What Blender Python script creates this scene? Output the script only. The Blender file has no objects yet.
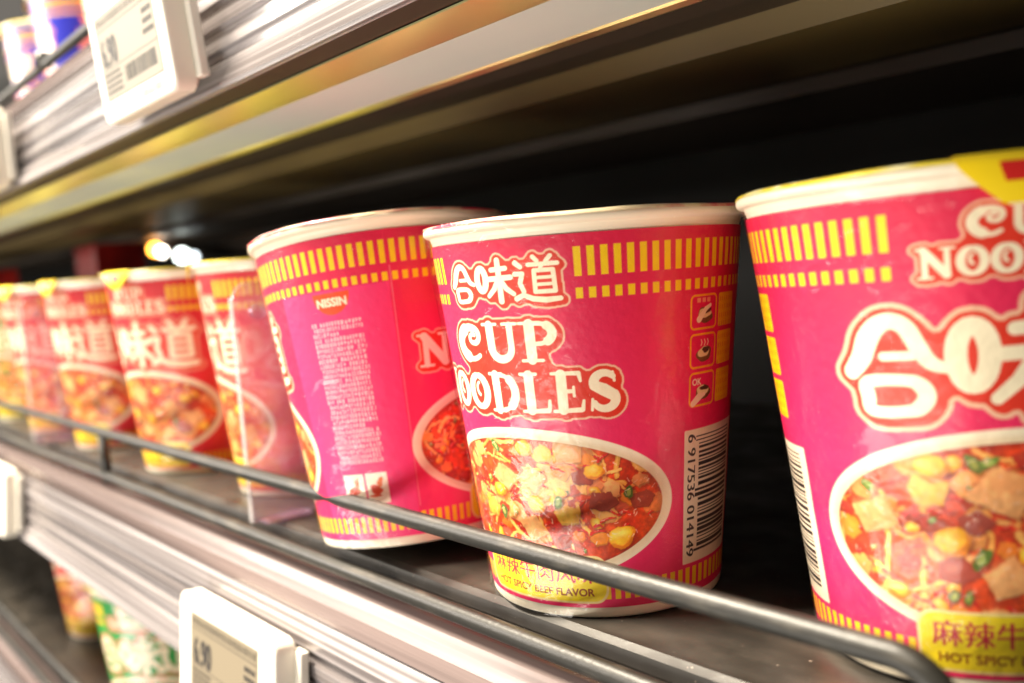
import bpy, bmesh, math, random
import numpy as np
from mathutils import Vector, Matrix, Euler

S = 0.001                      # everything below is measured in millimetres
scene = bpy.context.scene
C = scene.collection

# ------------------------------------------------------------------ camera
f_px, t_lean, vpx, vpy, cam_y, cam_z = 915.4, 0.073, -273.2, 326.9, -250.0, 94.2
cx = -Vector((vpx - 512, vpy - 341.5, f_px)).normalized()
cc = -(cx[0] * t_lean + cx[1]) / cx[2]
cz = -Vector((t_lean, 1, cc)).normalized()
cy = cz.cross(cx)
rows = [Vector((cx[i], cy[i], cz[i])) for i in range(3)]     # camera right, down, forward in the world
cam_data = bpy.data.cameras.new('camera')
cam = bpy.data.objects.new('camera', cam_data); C.objects.link(cam)
R3 = Matrix((rows[0], -rows[1], -rows[2])).transposed()
cam.matrix_world = Matrix.Translation((0, cam_y * S, cam_z * S)) @ R3.to_4x4()
cam_data.sensor_width = 36
cam_data.lens = f_px / 1024 * 36
cam_data.clip_start = 0.005; cam_data.clip_end = 30
cam_data.dof.use_dof = True
focus = (Vector((-185, -98, 50)) - Vector((0, cam_y, cam_z))).dot(rows[2])
cam_data.dof.focus_distance = focus * S
cam_data.dof.aperture_fstop = cam_data.lens / 4.0
scene.camera = cam

# ------------------------------------------------------------------ world, lamps, exposure
world = bpy.data.worlds.new('World'); scene.world = world; world.use_nodes = True
bg = world.node_tree.nodes['Background']
bg.inputs['Color'].default_value = (1.0, 0.9, 0.78, 1); bg.inputs['Strength'].default_value = 0.10

def area(name, loc, target, sx, sy, power, col):
    d = bpy.data.lights.new(name, 'AREA'); d.shape = 'RECTANGLE'; d.size = sx; d.size_y = sy
    d.energy = power; d.color = col
    o = bpy.data.objects.new(name, d); C.objects.link(o)
    o.location = loc
    o.rotation_euler = (Vector(target) - Vector(loc)).to_track_quat('-Z', 'Y').to_euler()
    return o
area('ceiling_lamp', (-1.0, -0.68, 1.6), (-0.35, -0.08, 0.05), 0.8, 0.22, 112, (1.0, 0.88, 0.70))
area('aisle_fill', (-2.3, -1.6, 0.75), (-0.4, 0, 0.1), 1.4, 1.0, 44, (1.0, 0.91, 0.80))  # added soft fill, also there to reflect in the price strip
area('floor_bounce_fill', (-0.3, -1.5, -0.75), (-0.35, -0.06, 0.15), 1.6, 0.5, 17, (1.0, 0.93, 0.82))  # added light from below, in place of bounce off the unseen shop floor

scene.view_settings.view_transform = 'Standard'
scene.view_settings.look = 'None'
scene.view_settings.exposure = 0.86
scene.view_settings.gamma = 1.0
scene.cycles.max_bounces = 10
scene.cycles.transparent_max_bounces = 24
scene.cycles.caustics_reflective = False
scene.cycles.caustics_refractive = False
rng = np.random.default_rng(7); random.seed(7)

# ------------------------------------------------------------------ helpers
def lin(c):
    c = np.asarray(c, float) / 255.0
    return np.where(c <= 0.04045, c / 12.92, ((c + 0.055) / 1.055) ** 2.4)

def tag(o, label=None, cat=None, group=None, kind=None):
    if label: o['label'] = label
    if cat: o['category'] = cat
    if group: o['group'] = group
    if kind: o['kind'] = kind
    return o

def empty(name, loc, rot=(0, 0, 0)):
    o = bpy.data.objects.new(name, None); C.objects.link(o)
    o.location = [v * S for v in loc]; o.rotation_euler = rot; o.empty_display_size = 0.01
    return o

class MB:
    """collects shapes (in mm) and links them as ONE mesh object"""
    def __init__(s): s.v = []; s.f = []; s.m = []
    def add(s, vs, fs, mi=0):
        n = len(s.v); s.v += [tuple(v) for v in vs]
        s.f += [tuple(i + n for i in f) for f in fs]; s.m += [mi] * len(fs); return s
    def box(s, a, b, mi=0):
        (x0, y0, z0), (x1, y1, z1) = a, b
        vs = [(x0,y0,z0),(x1,y0,z0),(x1,y1,z0),(x0,y1,z0),(x0,y0,z1),(x1,y0,z1),(x1,y1,z1),(x0,y1,z1)]
        return s.add(vs, [(0,3,2,1),(4,5,6,7),(0,1,5,4),(1,2,6,5),(2,3,7,6),(3,0,4,7)], mi)
    def revolve(s, prof, n=96, mi=0, close=False):
        vs = []; fs = []
        for r, z in prof:
            for k in range(n):
                a = 2 * math.pi * k / n; vs.append((r * math.cos(a), r * math.sin(a), z))
        for i in range(len(prof) - 1):
            for k in range(n):
                k2 = (k + 1) % n
                fs.append((i*n+k, i*n+k2, (i+1)*n+k2, (i+1)*n+k))
        if close:
            fs.append(tuple(range(n))[::-1]); fs.append(tuple((len(prof)-1)*n + k for k in range(n)))
        return s.add(vs, fs, mi)
    def extrude_x(s, prof, x0, x1, mi=0, nx=1, cap=True):
        n = len(prof); vs = []; fs = []
        for j in range(nx + 1):
            x = x0 + (x1 - x0) * j / nx
            vs += [(x, y, z) for y, z in prof]
        for j in range(nx):
            for i in range(n):
                i2 = (i + 1) % n
                fs.append((j*n+i, (j+1)*n+i, (j+1)*n+i2, j*n+i2))
        if cap: fs.append(tuple(range(n))); fs.append(tuple(nx*n + i for i in range(n))[::-1])
        return s.add(vs, fs, mi)
    def tube(s, pts, r, n=20, mi=0):
        pts = [Vector(p) for p in pts]; vs = []; fs = []
        up = Vector((0, 0, 1)); prev = None
        for i, p in enumerate(pts):
            t = (pts[min(i+1, len(pts)-1)] - pts[max(i-1, 0)]).normalized()
            if prev is None:
                a = t.cross(Vector((0, 1, 0)))
                if a.length < 0.1: a = t.cross(Vector((1, 0, 0)))
                a.normalize()
            else:
                a = (prev - t * prev.dot(t)).normalized()
            prev = a; b = t.cross(a)
            for k in range(n):
                q = 2 * math.pi * k / n
                vs.append(p + a * (r * math.cos(q)) + b * (r * math.sin(q)))
        for i in range(len(pts) - 1):
            for k in range(n):
                k2 = (k + 1) % n
                fs.append((i*n+k, i*n+k2, (i+1)*n+k2, (i+1)*n+k))
        fs.append(tuple(range(n))[::-1]); fs.append(tuple((len(pts)-1)*n + k for k in range(n)))
        return s.add(vs, fs, mi)
    def build(s, name, mats, parent=None, smooth=False, bevel=0, recalc=True):
        me = bpy.data.meshes.new(name)
        me.from_pydata([(x*S, y*S, z*S) for x, y, z in s.v], [], s.f)
        for m in (mats if isinstance(mats, (list, tuple)) else [mats]): me.materials.append(m)
        me.polygons.foreach_set('material_index', s.m)
        if recalc:
            bm = bmesh.new(); bm.from_mesh(me); bmesh.ops.recalc_face_normals(bm, faces=bm.faces); bm.to_mesh(me); bm.free()
        if smooth: me.shade_smooth()
        me.update()
        o = bpy.data.objects.new(name, me); C.objects.link(o); o.parent = parent
        if bevel:
            md = o.modifiers.new('bevel', 'BEVEL'); md.width = bevel * S; md.segments = 3; md.limit_method = 'ANGLE'; md.harden_normals = False
        return o

# ------------------------------------------------------------------ materials
def mat(name, col, rough=0.5, metal=0.0, coat=0.0, noise=None, bump=None, spec=0.5, rvar=None):
    """noise = (scale, second colour, low, high); bump = (scale, strength, distance); rvar = (scale, amount)"""
    m = bpy.data.materials.new(name); m.use_nodes = True; nt = m.node_tree; N = nt.nodes; L = nt.links
    p = N['Principled BSDF']
    p.inputs['Base Color'].default_value = (*col, 1); p.inputs['Roughness'].default_value = rough
    p.inputs['Metallic'].default_value = metal; p.inputs['Coat Weight'].default_value = coat
    p.inputs['Coat Roughness'].default_value = 0.1; p.inputs['Specular IOR Level'].default_value = spec
    tc = N.new('ShaderNodeTexCoord')
    def nz(scale, detail=6):
        mp = N.new('ShaderNodeMapping'); L.new(tc.outputs['Object'], mp.inputs['Vector'])
        sc = scale if isinstance(scale, (tuple, list)) else (scale,) * 3
        mp.inputs['Scale'].default_value = sc
        n = N.new('ShaderNodeTexNoise'); n.inputs['Scale'].default_value = 1.0; n.inputs['Detail'].default_value = detail
        L.new(mp.outputs[0], n.inputs['Vector']); return n
    if noise:
        n = nz(noise[0]); r = N.new('ShaderNodeMapRange'); L.new(n.outputs['Fac'], r.inputs['Value'])
        r.inputs['From Min'].default_value = noise[2]; r.inputs['From Max'].default_value = noise[3]
        mx = N.new('ShaderNodeMix'); mx.data_type = 'RGBA'
        mx.inputs[6].default_value = (*col, 1); mx.inputs[7].default_value = (*noise[1], 1)
        L.new(r.outputs[0], mx.inputs[0]); L.new(mx.outputs[2], p.inputs['Base Color'])
    if rvar:
        n = nz(rvar[0]); r = N.new('ShaderNodeMapRange'); L.new(n.outputs['Fac'], r.inputs['Value'])
        r.inputs['From Min'].default_value = .3; r.inputs['From Max'].default_value = .7
        r.inputs['To Min'].default_value = max(0.02, rough - rvar[1]); r.inputs['To Max'].default_value = rough + rvar[1]
        L.new(r.outputs[0], p.inputs['Roughness'])
    if bump:
        n = nz(bump[0]); b = N.new('ShaderNodeBump'); b.inputs['Strength'].default_value = bump[1]
        b.inputs['Distance'].default_value = bump[2]; L.new(n.outputs['Fac'], b.inputs['Height']); L.new(b.outputs[0], p.inputs['Normal'])
    return m

def film_mat(name, tint=(1, 1, 1), base=0.03, edge=0.55, rough=0.08, bump=(90, 0.6, 0.0009), haze=0.0, hazecol=(.9, .85, .85)):
    """thin clear plastic: mostly see-through, glossy towards grazing angles"""
    m = bpy.data.materials.new(name); m.use_nodes = True; nt = m.node_tree; N = nt.nodes; L = nt.links
    for n in list(N): N.remove(n)
    out = N.new('ShaderNodeOutputMaterial'); tr = N.new('ShaderNodeBsdfTransparent'); gl = N.new('ShaderNodeBsdfGlossy')
    tr.inputs['Color'].default_value = (*tint, 1); gl.inputs['Roughness'].default_value = rough
    lw = N.new('ShaderNodeLayerWeight'); lw.inputs['Blend'].default_value = 0.18
    r = N.new('ShaderNodeMapRange'); r.inputs['To Min'].default_value = base; r.inputs['To Max'].default_value = edge
    L.new(lw.outputs['Facing'], r.inputs['Value'])
    mx = N.new('ShaderNodeMixShader'); L.new(r.outputs[0], mx.inputs[0]); L.new(tr.outputs[0], mx.inputs[1]); L.new(gl.outputs[0], mx.inputs[2])
    tc = N.new('ShaderNodeTexCoord'); n = N.new('ShaderNodeTexNoise'); n.inputs['Scale'].default_value = bump[0]
    n.inputs['Detail'].default_value = 3; n.inputs['Distortion'].default_value = 1.5
    L.new(tc.outputs['Object'], n.inputs['Vector'])
    b = N.new('ShaderNodeBump'); b.inputs['Strength'].default_value = bump[1]; b.inputs['Distance'].default_value = bump[2]
    L.new(n.outputs['Fac'], b.inputs['Height']); L.new(b.outputs[0], gl.inputs['Normal']); L.new(b.outputs[0], lw.inputs['Normal'])
    last = mx
    if haze:
        df = N.new('ShaderNodeBsdfDiffuse'); df.inputs['Color'].default_value = (*hazecol, 1)
        m2 = N.new('ShaderNodeMixShader'); m2.inputs[0].default_value = haze
        L.new(mx.outputs[0], m2.inputs[1]); L.new(df.outputs[0], m2.inputs[2]); last = m2
    L.new(last.outputs[0], out.inputs['Surface'])
    return m

def print_mat(name):
    """matt coated card: the printed inks live in the mesh's colour attribute, paper grain on top"""
    m = mat(name, (1, 1, 1), 0.45, bump=(380, 0.32, 0.0006), coat=0.03)
    nt = m.node_tree; a = nt.nodes.new('ShaderNodeVertexColor'); a.layer_name = 'ink'
    nt.links.new(a.outputs['Color'], nt.nodes['Principled BSDF'].inputs['Base Color'])
    return m

M_print = print_mat('printed_card')
M_foam = mat('cream_cup_board', lin((250, 238, 212)), 0.45, bump=(700, 0.1, 0.0002), coat=0.1)
M_lid = mat('yellow_lid_foil', lin((250, 224, 60)), 0.35, coat=0.2, noise=(60, lin((255, 246, 190)), 0.5, 0.6))
M_lidpink = mat('pink_lid_foil', lin((222, 60, 90)), 0.35, coat=0.2, noise=(60, lin((250, 230, 190)), 0.45, 0.6))
M_tab = mat('yellow_tab', lin((250, 215, 20)), 0.4)
M_tabred = mat('red_tab_print', lin((205, 30, 25)), 0.4)
M_film = film_mat('shrink_film', base=0.003, edge=0.38, rough=0.09, bump=(100, 0.7, 0.001))
M_acrylic = film_mat('clear_divider_plastic', tint=(.93, .88, .94), base=0.10, edge=0.8, rough=0.08, bump=(20, 0.1, 0.0005), haze=0.14, hazecol=(.80, .62, .86))  # purple haze colour stands in for the pink cup's reflection
M_strip = mat('price_strip_plastic', lin((100, 94, 95)), 0.28, coat=0.6, rvar=((3, 90, 90), 0.12), bump=((5, 260, 260), 0.3, 0.0006), noise=((1.5, 420, 420), lin((180, 174, 176)), 0.44, 0.66))
M_toplip = mat('smoky_clear_lip', lin((84, 72, 70)), 0.24, coat=0.25, spec=0.3, rvar=((3, 90, 90), 0.1), bump=((5, 200, 200), 0.25, 0.0005), noise=((2, 160, 160), lin((124, 110, 108)), 0.42, 0.66))
M_deck = mat('dark_shelf_deck', lin((45, 42, 38)), 0.42, rvar=(60, 0.14), noise=((30, 60, 30), lin((68, 63, 57)), 0.45, 0.7), bump=(400, 0.15, 0.0003))
def specks(m, col, scale, lo, hi):
    nt = m.node_tree; N = nt.nodes; L = nt.links; p = N['Principled BSDF']; src = p.inputs['Base Color'].links[0].from_socket
    tc = N.new('ShaderNodeTexCoord'); n = N.new('ShaderNodeTexNoise'); n.inputs['Scale'].default_value = scale; n.inputs['Detail'].default_value = 2
    L.new(tc.outputs['Object'], n.inputs['Vector']); r = N.new('ShaderNodeMapRange'); L.new(n.outputs['Fac'], r.inputs['Value'])
    r.inputs['From Min'].default_value = lo; r.inputs['From Max'].default_value = hi
    mx = N.new('ShaderNodeMix'); mx.data_type = 'RGBA'; L.new(r.outputs[0], mx.inputs[0]); L.new(src, mx.inputs[6]); mx.inputs[7].default_value = (*col, 1)
    L.new(mx.outputs[2], p.inputs['Base Color'])
specks(M_deck, lin((190, 176, 160)), 620, 0.73, 0.79)
M_wire = mat('dark_coated_wire', lin((27, 26, 22)), 0.45, metal=0.0, bump=(500, 0.3, 0.0004), noise=((60, 300, 300), lin((66, 62, 55)), 0.55, 0.72))
M_under = mat('grey_painted_steel', lin((196, 204, 200)), 0.6, bump=(200, 0.05, 0.0003))
M_lip = mat('reflection_tinted_lip', lin((238, 238, 180)), 0.28, metal=1.0)  # yellow tint painted in for the reflection of the cup lids
M_dark = mat('dark_brown_steel', lin((56, 46, 36)), 0.5, bump=(200, 0.05, 0.0003))
M_beam = mat('olive_steel_beam', lin((100, 84, 46)), 0.45)
M_back = mat('dark_back_panel', lin((22, 23, 23)), 0.6)
M_tag = mat('white_tag_plastic', lin((240, 234, 222)), 0.4, bump=(500, 0.05, 0.0002))
M_screen = mat('grey_ink_screen', lin((124, 114, 96)), 0.5)
M_ink = mat('dark_screen_ink', lin((40, 36, 34)), 0.6)
M_inklt = mat('pale_screen_ink', lin((120, 110, 98)), 0.6)
M_tuft = mat('white_crumpled_film', (0.95, 0.95, 0.93), 0.22, metal=0.7, coat=0.8, bump=(300, 0.5, 0.001))
M_orange = mat('orange_crumpled_film', lin((250, 150, 30)), 0.22, metal=0.6, coat=0.6, bump=(300, 0.5, 0.001))

# ------------------------------------------------------------------ the printed sleeve
KD = 0.7156                    # mm of printed sleeve per degree round the cup (at mid height)
A0 = -63.3                     # angle of the first column; English face at 0, bar code at 90, Chinese face at 180, small print at 270
Z0, Z1 = 3.2, 106.0            # sleeve runs from z = 3.2 to z = 106 mm up the cup

def text_pieces(body, bold=0.0):
    """outline of a line of type as triangles, normalised to height 1 (cap height) starting at x = 0"""
    cu = bpy.data.curves.new('type', 'FONT'); cu.body = body; cu.size = 1; cu.offset = bold; cu.resolution_u = 4
    ob = bpy.data.objects.new('type', cu); C.objects.link(ob)
    bpy.context.view_layer.update()
    me = bpy.data.meshes.new_from_object(ob.evaluated_get(bpy.context.evaluated_depsgraph_get()))
    me.calc_loop_triangles()
    co = np.zeros(len(me.vertices) * 3); me.vertices.foreach_get('co', co); co = co.reshape(-1, 3)[:, :2]
    tr = np.zeros(len(me.loop_triangles) * 3, np.int32); me.loop_triangles.foreach_get('vertices', tr)
    T = co[tr.reshape(-1, 3)] if len(tr) else np.zeros((0, 3, 2))
    bpy.data.objects.remove(ob); bpy.data.curves.remove(cu); bpy.data.meshes.remove(me)
    if len(T):
        mn = T.reshape(-1, 2).min(0); mx = T.reshape(-1, 2).max(0)
        T = (T - mn) / (mx[1] - mn[1])
    return T

class Sheet:
    def __init__(s, W, H, base):
        s.W, s.H = W, H; s.px = W / 360.0; s.kx = W / (360 * KD); s.kz = H / (Z1 - Z0)
        s.a = np.empty((H, W, 3)); s.a[:] = base
    def win(s, x0, x1, z0, z1):       # x in mm from A0
        i0 = max(0, int(x0 * s.kx)); i1 = min(s.W, int(x1 * s.kx) + 2)
        j0 = max(0, int((z0 - Z0) * s.kz)); j1 = min(s.H, int((z1 - Z0) * s.kz) + 2)
        if i1 <= i0 or j1 <= j0: return None
        X, Z = np.meshgrid((np.arange(i0, i1) + .5) / s.kx, Z0 + (np.arange(j0, j1) + .5) / s.kz)
        return (slice(j0, j1), slice(i0, i1)), X, Z
    def put(s, sl, d, col, soft=None, alpha=1.0):     # d: signed distance in mm
        w = soft or 1.0 / s.kx
        m = np.clip(0.5 - d / w, 0, 1)[..., None] * alpha
        s.a[sl] = s.a[sl] * (1 - m) + np.asarray(col) * m
    def rect(s, x0, x1, z0, z1, col, r=0.0, stroke=0, alpha=1.0):
        w = s.win(x0 - 1, x1 + 1, z0 - 1, z1 + 1)
        if not w: return
        sl, X, Z = w
        qx = np.abs(X - (x0 + x1) / 2) - (x1 - x0) / 2 + r; qz = np.abs(Z - (z0 + z1) / 2) - (z1 - z0) / 2 + r
        d = np.hypot(np.maximum(qx, 0), np.maximum(qz, 0)) + np.minimum(np.maximum(qx, qz), 0) - r
        if stroke: d = np.abs(d + stroke / 2) - stroke / 2
        s.put(sl, d, col, alpha=alpha)
    def ell(s, x, z, rx, rz, col, rot=0.0, soft=None, alpha=1.0, wob=0.0, ring=0):
        R = max(rx, rz) * 1.2 + 1; w = s.win(x - R, x + R, z - R, z + R)
        if not w: return
        sl, X, Z = w; c, n = math.cos(rot), math.sin(rot)
        u = ((X - x) * c + (Z - z) * n) / rx; v = (-(X - x) * n + (Z - z) * c) / rz
        q = np.hypot(u, v)
        if wob:
            an = np.arctan2(v, u); ph = rng.random(3) * 6.3
            q = q * (1 + wob * (np.sin(2*an+ph[0]) + .6*np.sin(3*an+ph[1]) + .4*np.sin(5*an+ph[2])))
        d = (q - 1) * min(rx, rz)
        if ring: d = np.abs(d + ring/2) - ring/2
        s.put(sl, d, col, soft, alpha)
    def poly(s, pts, col, soft=None, alpha=1.0, rnd=0.0):     # convex polygon
        P = np.array(pts, float); w = s.win(P[:,0].min()-1, P[:,0].max()+1, P[:,1].min()-1, P[:,1].max()+1)
        if not w: return
        sl, X, Z = w
        ar = sum(P[i,0]*P[(i+1)%len(P),1]-P[(i+1)%len(P),0]*P[i,1] for i in range(len(P)))
        if ar < 0: P = P[::-1]
        d = np.full(X.shape, -1e9)
        for i in range(len(P)):
            e = P[(i+1) % len(P)] - P[i]; l = math.hypot(*e) + 1e-9
            d = np.maximum(d, ((X-P[i,0]) * e[1] - (Z-P[i,1]) * e[0]) / l)
        s.put(sl, d - rnd, col, soft, alpha)
    def sdf(s, strokes, X, Z):
        D = np.full(X.shape, 1e9)
        for st in strokes:
            for (x0, z0, r0), (x1, z1, r1) in zip(st[:-1], st[1:]):
                ex, ez = x1 - x0, z1 - z0; l2 = ex*ex + ez*ez + 1e-12
                t = np.clip(((X-x0)*ex + (Z-z0)*ez) / l2, 0, 1)
                D = np.minimum(D, np.hypot(X - x0 - t*ex, Z - z0 - t*ez) - (r0 + t*(r1-r0)))
        return D
    def strokes(s, st, col, grow=0.0, soft=None, alpha=1.0):
        P = np.array([p for q in st for p in q]); g = P[:,2].max() + abs(grow) + 1
        w = s.win(P[:,0].min()-g, P[:,0].max()+g, P[:,1].min()-g, P[:,1].max()+g)
        if not w: return
        sl, X, Z = w; s.put(sl, s.sdf(st, X, Z) - grow, col, soft, alpha)
    def type(s, T, x, z, h, col, wid=None, rot=0, alpha=1.0, centre=False):
        """set type at (x, z), cap height h; rot=1 turns it a quarter clockwise (reads downwards)"""
        if not len(T): return
        T = T.copy(); full = T[..., 0].max()
        T[..., 0] *= (wid / full) if wid else h
        T[..., 1] *= h
        if centre: T[..., 0] -= T[..., 0].max() / 2
        if rot: T = np.stack([T[..., 1], -T[..., 0]], -1)
        T = T + [x, z]
        w = s.win(T[...,0].min()-.3, T[...,0].max()+.3, T[...,1].min()-.3, T[...,1].max()+.3)
        if not w: return
        sl, X, Z = w; SS = 3; H, W = X.shape; cov = np.zeros((H*SS, W*SS), bool)
        xs = (X[0, 0] - .5/s.kx) + (np.arange(W*SS) + .5) / (s.kx*SS); zs = (Z[0, 0] - .5/s.kz) + (np.arange(H*SS) + .5) / (s.kz*SS)
        for t in T:
            i0 = np.searchsorted(xs, t[:,0].min()); i1 = np.searchsorted(xs, t[:,0].max()); j0 = np.searchsorted(zs, t[:,1].min()); j1 = np.searchsorted(zs, t[:,1].max())
            if i1 <= i0 or j1 <= j0: continue
            A, B = np.meshgrid(xs[i0:i1], zs[j0:j1]); m = None; sg = []
            for k in range(3):
                p, q = t[k], t[(k+1) % 3]; sg.append((A-p[0])*(q[1]-p[1]) - (B-p[1])*(q[0]-p[0]))
            cov[j0:j1, i0:i1] |= ((sg[0] >= 0) & (sg[1] >= 0) & (sg[2] >= 0)) | ((sg[0] <= 0) & (sg[1] <= 0) & (sg[2] <= 0))
        m = cov.reshape(H, SS, W, SS).mean((1, 3))[..., None] * alpha
        s.a[sl] = s.a[sl] * (1 - m) + np.asarray(col) * m

def vnoise(X, Z, scale, seed):
    """smooth value noise in 0..1"""
    g = np.random.default_rng(seed).random((64, 64)); x = X / scale; z = Z / scale
    i = np.floor(x).astype(int); j = np.floor(z).astype(int); u = x - i; v = z - j; u = u*u*(3-2*u); v = v*v*(3-2*v)
    G = lambda a, b: g[a % 64, b % 64]
    return (G(i, j)*(1-u) + G(i+1, j)*u)*(1-v) + (G(i, j+1)*(1-u) + G(i+1, j+1)*u)*v

def arc(x, z, rx, rz, a0, a1, r0, r1=None, n=14):
    r1 = r0 if r1 is None else r1
    return [(x + rx*math.cos(math.radians(a0+(a1-a0)*k/n)), z + rz*math.sin(math.radians(a0+(a1-a0)*k/n)), r0+(r1-r0)*k/n) for k in range(n+1)]
def oring(x, z, rx, rz, rs, rt, n=24):      # ring, heavier at the sides (rs) than at top and bottom (rt)
    return [(x + rx*math.cos(q), z + rz*math.sin(q), rt + (rs-rt)*abs(math.cos(q))) for q in [2*math.pi*k/n for k in range(n+1)]]

# fat curly serif capitals, unit height; every stroke point is (x, z, half thickness)
GL = {
 'C': (.84, [arc(.46,.48,.34,.41,70,310,.085,.055), arc(.46,.48,.33,.38,115,245,.13), arc(.56,.68,.16,.20,100,-80,.07,.06), arc(.55,.60,.10,.11,-80,-300,.06,.05)]),
 'U': (.80, [[(.18,.93,.10),(.18,.38,.10)], arc(.40,.36,.22,.28,180,360,.10,.07), [(.62,.93,.07),(.62,.36,.07)], [(.02,.96,.035),(.34,.96,.035)], [(.48,.96,.035),(.76,.96,.035)]]),
 'P': (.74, [[(.20,.93,.105),(.20,.07,.105)], arc(.36,.70,.22,.25,-95,95,.05,.05), arc(.36,.70,.24,.25,-50,50,.09), [(.20,.95,.05),(.36,.95,.05)], [(.22,.45,.045),(.36,.45,.045)], [(.02,.96,.035),(.3,.96,.035)], [(.02,.04,.035),(.40,.04,.035)]]),
 'N': (.86, [[(.18,.93,.07),(.18,.07,.07)], [(.16,.92,.10),(.66,.12,.10)], [(.68,.93,.065),(.68,.10,.065)], [(.0,.96,.035),(.22,.96,.035)], [(.02,.04,.035),(.34,.04,.035)], [(.54,.96,.035),(.84,.96,.035)]]),
 'O': (.74, [oring(.36,.5,.26,.40,.10,.06), arc(.40,.56,.10,.16,100,250,.035,.045)]),
 'D': (.78, [[(.18,.93,.10),(.18,.07,.10)], arc(.32,.5,.32,.43,-88,88,.05), arc(.32,.5,.32,.42,-50,50,.095), [(.02,.96,.035),(.34,.95,.05)], [(.02,.04,.035),(.34,.05,.05)]]),
 'L': (.66, [[(.20,.93,.10),(.20,.07,.10)], [(.02,.96,.035),(.36,.96,.035)], [(.02,.04,.035),(.30,.05,.05),(.56,.06,.055)], [(.58,.08,.045),(.60,.30,.035)]]),
 'E': (.68, [[(.20,.93,.10),(.20,.07,.10)], [(.02,.96,.035),(.54,.95,.05),(.57,.76,.03)], [(.22,.52,.045),(.42,.52,.045)], [(.43,.62,.03),(.43,.40,.03)], [(.02,.04,.035),(.30,.05,.05),(.56,.06,.055)], [(.58,.06,.045),(.61,.28,.03)]]),
 'S': (.68, [arc(.34,.70,.20,.22,35,200,.06,.10), [(.16,.62,.10),(.32,.52,.12),(.50,.38,.11)], arc(.33,.28,.21,.22,30,-160,.10,.06), [(.50,.93,.03),(.53,.72,.03)], [(.10,.30,.03),(.08,.04,.03)]]),
}
def word(txt, x, z, h, gap=.02, wide=1.0):
    st = []; u = 0
    for ch in txt:
        w, g = GL[ch]
        for q in g: st.append([(x + (u + px)*h*wide, z + pz*h, (r*1.22 if r > .06 else r*1.1)*h) for px, pz, r in q])
        u += w + gap
    return st, u*h*wide

# the three rounded Chinese characters, each in a unit box
HE = [[(.14,.43,.085),(.24,.56,.10),(.32,.75,.105),(.42,.87,.09),(.54,.90,.08),(.65,.83,.08),(.73,.66,.08),(.82,.51,.07),(.95,.45,.05)],
      [(.44,.57,.045),(.68,.575,.045)],
      [(.28,.33,.065),(.62,.345,.06),(.74,.29,.075),(.78,.19,.08),(.72,.09,.075),(.60,.05,.06),(.30,.05,.06),(.27,.19,.075),(.28,.33,.065)]]
WEI = [oring(.15,.56,.13,.27,.095,.085),
       [(.47,.78,.065),(.85,.80,.065)], [(.36,.56,.07),(.96,.58,.07)], [(.66,1.0,.075),(.66,.02,.08)],
       [(.62,.54,.06),(.50,.32,.07),(.33,.16,.06)], [(.70,.54,.06),(.82,.32,.07),(1.0,.18,.06)]]
DAO = [[(.06,.90,.07),(.17,.80,.06)], [(.02,.64,.06),(.20,.64,.06),(.13,.42,.06),(.20,.22,.06)],
       [(.01,.06,.07),(.18,.14,.06),(.40,.04,.07),(.70,.00,.075),(1.02,.02,.06)],
       [(.48,1.02,.055),(.56,.92,.055)], [(.86,1.02,.055),(.76,.90,.055)], [(.36,.84,.055),(1.0,.84,.055)],
       [(.66,.82,.05),(.62,.72,.05)],
       [(.48,.70,.055),(.90,.70,.055),(.92,.20,.055),(.47,.20,.055),(.48,.70,.055)], [(.50,.53,.042),(.88,.53,.042)], [(.50,.37,.042),(.88,.37,.042)]]
def smooth(q):
    if len(q) < 4: return q
    P = np.array(q, float); cl = np.allclose(P[0], P[-1]); E_ = np.vstack([P[-2] if cl else P[0], P, P[1] if cl else P[-1]]); o = []
    for i in range(1, len(E_) - 2):
        for t in (0, .25, .5, .75):
            a, b, c, d = E_[i-1:i+3]; o.append(tuple(.5*((2*b) + (c-a)*t + (2*a-5*b+4*c-d)*t*t + (3*b-a-3*c+d)*t**3)))
    return o + [tuple(P[-1])]
HE = [smooth(q) for q in HE]
def chars(x, z, w, h, gap):
    st = []
    cw = (w - 2*gap) / 3
    for k, g in enumerate((HE, WEI, DAO)):
        for q in g: st.append([(x + k*(cw+gap) + px*cw, z + pz*h, r*cw*1.0) for px, pz, r in q])
    return [[(a, b, c*.93) for a, b, c in q] for q in st]

CREAM, PEACH, ROR = lin((255, 240, 205)), lin((248, 196, 160)), lin((224, 48, 22))
YEL = lin((252, 208, 14))

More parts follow.
